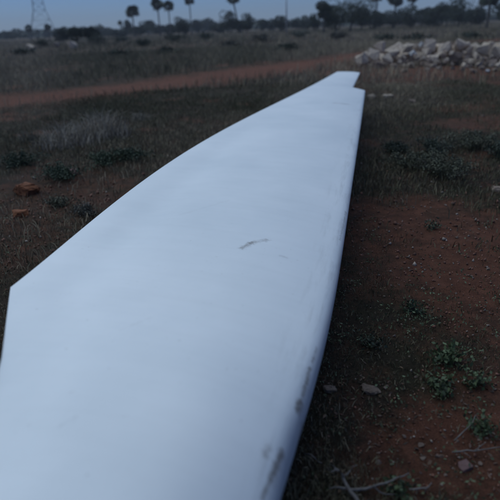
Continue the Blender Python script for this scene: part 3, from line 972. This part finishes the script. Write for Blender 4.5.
shrub('weed', 482, 432, .20, .08, 'green weed with small round leaves beside the long thin twig', 'weed', GW, 9, 200, .010, GRN, aspect=1.3)
shrub('weed', 366, 345, .22, .07, 'dark flat weed in the shade of the blade edge', 'weed', GW, 9, 160, .012, (.04, .055, .03))
shrub('weed', 398, 490, .16, .06, 'little green weed beside the forked dry branch', 'weed', GW, 7, 120, .010, GRN, aspect=1.4)
GL = 'weeds and tufts beyond the blade'
shrub('weed', 62, 178, .9, .2, 'dark green weed clump behind the pinkish stone', 'weed', GL, 30, 2200, .014, (.04, .065, .03))
shrub('weed', 105, 165, .95, .2, 'green weed clump near the trailing edge of the blade', 'weed', GL, 30, 2400, .014, (.042, .07, .03))
shrub('weed', 130, 160, .9, .18, 'green weed clump touching shadow beside the blade', 'weed', GL, 28, 2000, .014, (.038, .06, .028))
shrub('weed', 20, 165, .95, .2, 'dark green weed clump behind the bigger orange stone', 'weed', GL, 30, 2200, .014, (.035, .055, .026))
shrub('weed', 58, 205, .35, .13, 'grey-green weed next to the smaller orange stone', 'weed', GL, 18, 900, .011, GREY)
shrub('weed', 85, 214, .35, .13, 'dry greyish weed close under the blade edge beyond the stones', 'weed', GL, 18, 900, .011, (.075, .075, .06))

# ------------------------------------------------------------------ grass
def blades(P, h, w, lean, rg, col, nseg=1):
    """grass blades: single triangle, or a bent strip of quad + tip as two triangles and one"""
    n = len(P)
    az = rg.uniform(0, 2 * math.pi, n)
    side = np.stack([np.cos(az), np.sin(az), np.zeros(n)], 1) * (w / 2)[:, None]
    la = rg.uniform(0, 2 * math.pi, n)
    ld = np.stack([np.cos(la), np.sin(la), np.zeros(n)], 1)
    up = np.array([0, 0, 1.0])[None]
    l1 = (lean * rg.uniform(0.2, 1.0, n))
    mid = P + up * (h * 0.6)[:, None] + ld * (h * l1 * 0.35)[:, None]
    tip = P + up * (h * (1 - 0.25 * l1))[:, None] + ld * (h * l1)[:, None]
    v = np.stack([P - side, P + side, mid + side * .7, mid - side * .7, tip], 1).reshape(-1, 3)
    b = (np.arange(n) * 5)[:, None]
    f = np.concatenate([b + np.array([[0, 1, 2]]), b + np.array([[0, 2, 3]]), b + np.array([[3, 2, 4]])])
    return v, f, np.repeat(col, 5, axis=0)

def scatter(n, r0, r1, a0, a1, rg, power=1.0):
    r = np.sqrt(rg.uniform(r0 ** 2, r1 ** 2, n)) if power == 1.0 else r0 * (r1 / r0) ** rg.random(n)
    a = np.radians(rg.uniform(a0, a1, n))
    return r * np.sin(a), r * np.cos(a)

def on_blade(x, y):
    s = x * AX[0] + y * AX[1]
    t = -x * AX[1] + y * AX[0]
    tt = np.interp(s, te_s, -te[:, 0] * AX[1] + te[:, 1] * AX[0])
    tl = np.interp(s, le_s, -le[:, 0] * AX[1] + le[:, 1] * AX[0])
    return (t < tt - 0.12) & (t > tl + 0.12) & (s < 9.5)

def grass_colors(x, y, rg, dry):
    g = np.array([0.078, 0.076, 0.031]); d = np.array([0.40, 0.315, 0.205])
    pr = np.clip(np.hypot(x, y) / 12, 1, 8); k = np.clip(dry + 0.75 * fbm(x * 0.6 / pr, y * 0.35 / pr, 77, 4) + rg.normal(size=len(x)) * 0.18, 0, 1)[:, None]
    return (g * (1 - k) + d * k) * rg.uniform(0.6, 1.35, len(x))[:, None]

def grass(name, n, r0, r1, h0, h1, w, dry, lean, lab, seed, ampl=1.0, thr=0.5, logr=False, cull_blade=True, ang=60):
    rg = np.random.default_rng(seed)
    x, y = scatter(n, r0, r1, -ang, ang, rg, 2.0 if logr else 1.0)
    dens = 0.55 + 0.75 * fbm(x * ampl, y * ampl, seed, 3) - 0.8 * bare_mask(x, y)
    keep = dens > rg.uniform(0, 1, n) * thr * 2 - 0.25
    if cull_blade: keep &= ~on_blade(x, y)
    x, y = x[keep], y[keep]
    z = height(x, y) - 0.005
    m_ = len(x)
    hgt = rg.uniform(h0, h1, m_) * (0.65 + 0.6 * np.clip(fbm(x * ampl * 1.7, y * ampl * 1.7, seed + 5, 3) + 0.4, 0, 1.2))
    v, f, c = blades(np.stack([x, y, z], 1), hgt, np.full(m_, w) * rg.uniform(.6, 1.4, m_), lean, rg, grass_colors(x, y, rg, dry))
    o = obj(name, mesh_np(name, v, f, GRASS, color=c))
    tag(o, lab, 'grass', kind='stuff')

grass('short_grass', 120000, 0.9, 5.5, .015, .055, .004, 0.35, 0.9, 'short sparse grass and seedlings on the soil around the blade', 31, 1.6, .62, logr=True)
grass('trodden_grass', 40000, 0.3, 4.5, .015, .055, .004, 0.35, 0.9, 'short trodden grass on the soil around the near end of the blade', 35, 1.6, .62, logr=True, ang=180)
grass('low_grass', 287000, 3.8, 16, .03, .13, .007, 0.36, 0.8, 'low dark grass between the blade and the track', 32, 0.7, .5)
grass('field_grass', 196000, 15, 48, .12, .42, .018, 0.72, 0.6, 'dry pale grass of the field beyond the track', 33, 0.22, .5)
grass('far_grass', 170000, 45, 200, .2, .5, .06, 0.75, 0.5, 'dry grass of the far field before the trees', 34, 0.08, .45)

def tuft(px, py, w, h, lab, n=900, dry=0.95, dist=None):
    g = at(px, py, 0) if dist is None else far(px, dist)
    rg = np.random.default_rng(int(px * 3 + py))
    p = np.clip(rg.normal(size=(n, 3)), -1.9, 1.9) * w * 0.2; p[:, 2] = -0.01
    c = (np.array([0.055, 0.062, 0.035]) * (1 - dry) + np.array([0.36, 0.31, 0.245]) * dry)[None] * rg.uniform(.6, 1.3, n)[:, None]
    v, f, c = blades(p, rg.uniform(.15, 1, n) * h * np.clip(1.25 - np.hypot(p[:, 0], p[:, 1]) / w * 1.6, .3, 1.2), np.full(n, 0.008), 1.1, rg, c)
    o = obj('grass_tuft', mesh_np('grass_tuft', v, f, GRASS, color=c), None, (g[0], g[1], hz(g[0], g[1])))
    tag(o, lab, 'grass tuft', 'dry grass tufts beyond the blade')
# tiny rosettes and seedlings over the soil: too many and too small to pick out
rg_ = np.random.default_rng(66)
qx, qy = scatter(2200, 1.0, 11, -58, 58, rg_, 2.0)
kp = ~on_blade(qx, qy) & (fbm(qx * 1.2, qy * 1.2, 91, 3) + rg_.normal(size=len(qx)) * .25 > 0.0); qx, qy = qx[kp], qy[kp]
nq = 14
cx_ = np.repeat(np.stack([qx, qy, height(qx, qy)], 1), nq, axis=0)
rad_ = np.repeat(rg_.uniform(.012, .05, len(qx)), nq)
off = rg_.normal(size=(len(cx_), 3)) * rad_[:, None]; off[:, 2] = np.abs(off[:, 2]) * .6 + .004
tn = np.repeat(np.array([[.075, .095, .045]]) * rg_.uniform(.6, 1.7, len(qx))[:, None], nq, axis=0)
v, f, c = leaf_quads(cx_ + off, np.minimum(rad_ * .28, .009), rg_, 1.8, 0.2, tn)
o = obj('seedlings', mesh_np('seedlings', v, f, LEAF, color=c))
tag(o, 'tiny green seedlings and rosettes scattered over the soil', 'seedlings', kind='stuff')

# clods and grit: little angular lumps, nobody could count them
rg_ = np.random.default_rng(88)
kx, ky = scatter(21000, 0.9, 9, -58, 58, rg_, 2.0)
kp = ~on_blade(kx, ky) & (bare_mask(kx, ky) + rg_.normal(size=21000) * .2 > .2); kx, ky = kx[kp], ky[kp]
nk = len(kx)
oct_v = np.array([[1, 0, 0], [0, 1, 0], [-1, 0, 0], [0, -1, 0], [0, 0, 1], [0, 0, -1]], float)
oct_f = np.array([[0, 1, 4], [1, 2, 4], [2, 3, 4], [3, 0, 4], [1, 0, 5], [2, 1, 5], [3, 2, 5], [0, 3, 5]])
sz = rg_.uniform(.002, .007, nk) * rg_.uniform(.6, 1.8, nk) * np.clip(np.hypot(kx, ky) / 2.5, .8, 2.0)
kv = (oct_v[None] * rg_.uniform(.5, 1.2, (nk, 6, 1)) + rg_.normal(size=(nk, 6, 3)) * .25) * sz[:, None, None] + np.stack([kx, ky, height(kx, ky) + sz * .3], 1)[:, None]
kf = (oct_f[None] + (np.arange(nk) * 6)[:, None, None]).reshape(-1, 3)
kc = np.array([[.15, .065, .042]]) * rg_.uniform(.6, 1.6, nk)[:, None]
pale = rg_.random(nk) < .12
kc[pale] = np.array([[.30, .24, .20]]) * rg_.uniform(.6, 1.3, pale.sum())[:, None]
o = obj('clods', mesh_np('clods', kv.reshape(-1, 3), kf, GRASS, color=np.repeat(kc, 6, axis=0)))
tag(o, 'crumbled red clods and grit on the bare soil', 'soil clods', kind='stuff')

# fallen leaves and straw on the soil
rg_ = np.random.default_rng(55)
lx, ly = scatter(9000, 0.9, 7, -52, 52, rg_, 2.0)
kp = ~on_blade(lx, ly) & (fbm(lx * 2.2, ly * 2.2, 71, 4) + rg_.normal(size=9000) * .12 > .12); lx, ly = lx[kp], ly[kp]
lp = np.stack([lx, ly, height(lx, ly) + 0.004], 1)
nl = len(lx)
aa = rg_.uniform(0, 2 * math.pi, nl); ln_ = rg_.uniform(.004, .016, nl); wd = ln_ * rg_.uniform(.12, .5, nl)
ux = np.stack([np.cos(aa), np.sin(aa), rg_.normal(size=nl) * .25], 1) * ln_[:, None]
wx = np.stack([-np.sin(aa), np.cos(aa), rg_.normal(size=nl) * .4], 1) * wd[:, None]
lv_ = np.stack([lp - ux, lp - wx, lp + ux, lp + wx], 1).reshape(-1, 3)
lc = np.array([[.085, .055, .038]]) * rg_.uniform(.4, 2.0, nl)[:, None] * np.stack([np.ones(nl), rg_.uniform(.8, 1, nl), rg_.uniform(.7, 1, nl)], 1)
o = obj('leaf_litter', mesh_np('leaf_litter', lv_, np.arange(nl * 4).reshape(nl, 4), GRASS, color=np.repeat(lc, 4, axis=0)))
tag(o, 'fallen leaves and bits of straw strewn over the soil', 'leaf litter', kind='stuff')

tuft(72, 144, 1.4, .5, 'pale dry grass tuft between the track and the weeds, the wider of two')
tuft(103, 138, 1.2, .6, 'tall pale dry grass tuft beside the wider one', n=800)
tuft(140, 120, .6, .25, 'low dry grass tuft near the track edge', n=250, dry=.6)
tuft(30, 140, .6, .25, 'small half-green grass tuft short of the track', n=250, dry=.5)

# field bushes beyond the track (column, foot row, width m, height m, tone)
FB = 'bushes scattered over the dry field'
k = 0
for (px, dist, w, h, tone, lab) in (
        (42, 75, 4.5, 1.3, DARK, 'dark field bush in front of the pale boulders'), (96, 80, 5, 1.6, DARK, 'dark rounded field bush under the tiny skyline tree'),
        (141, 62, 2.6, .9, DARK, 'small dark bush below the tall single palm'), (172, 78, 4.5, 1.3, DARK, 'dark spreading bush below the pair of palms'),
        (205, 85, 5, 1.2, DARK, 'wide low bush below the flat-topped hazy tree'), (120, 95, 5, 1.2, HAZY, 'hazy grey bush among the far dry grass'),
        (262, 60, 4.0, .9, (.06, .055, .04), 'brownish dry bush below the utility pole'), (228, 48, 2.6, .6, (.055, .05, .035), 'low brown bush in the dry grass near the track'),
        (288, 36, 2.2, .5, DARK, 'low dark bush close to the track beyond the blade'), (338, 62, 4, .8, (.055, .05, .035), 'low brown scrub under the broad thorn tree'),
        (300, 75, 5, 1.0, HAZY, 'greyish bush between the pole and the thorn tree'), (20, 52, 3, .5, DARK, 'low flat dark bush in the pale grass near the frame-side boulder'.replace('near the frame-side boulder', 'short of the boulders')),
        (112, 40, 2.2, .4, DARK, 'small dark bush halfway across the dry field'), (165, 42, 2.4, .4, DARK, 'flat dark bush in dry grass, in line with the pair of palms'),
        (420, 45, 4, .5, DARK, 'low green bush in the strip behind the rubble heap'), (475, 48, 4, .5, DARK, 'dark strip of scrub behind the tall square block'),
        (385, 50, 3.4, .5, DARK, 'low scrub behind the perched boulder')):
    shrub('field_bush', px, 0, w, h, lab, 'bush', FB, 18, 700, 0.055 + dist * .0006, tone, dist=dist, aspect=1.6)

# ------------------------------------------------------------------ evening haze
bm = bmesh.new()
bmesh.ops.create_cube(bm, size=1.0)
me = bpy.data.meshes.new('haze'); bm.to_mesh(me); bm.free()
hm = bpy.data.materials.new('evening_haze'); hm.use_nodes = True
hm.node_tree.nodes.clear()
ho = hm.node_tree.nodes.new('ShaderNodeOutputMaterial')
hv = hm.node_tree.nodes.new('ShaderNodeVolumePrincipled')
hv.inputs['Color'].default_value = (0.9, 0.93, 1.0, 1)
hv.inputs['Density'].default_value = 0.0005
hm.node_tree.links.new(hv.outputs[0], ho.inputs['Volume'])
me.materials.append(hm)
hb = obj('haze', me, None, (0, 0, 22.0), None, (3100, 3100, 48))
tag(hb, 'thin blue evening haze over the field', 'haze', kind='stuff')
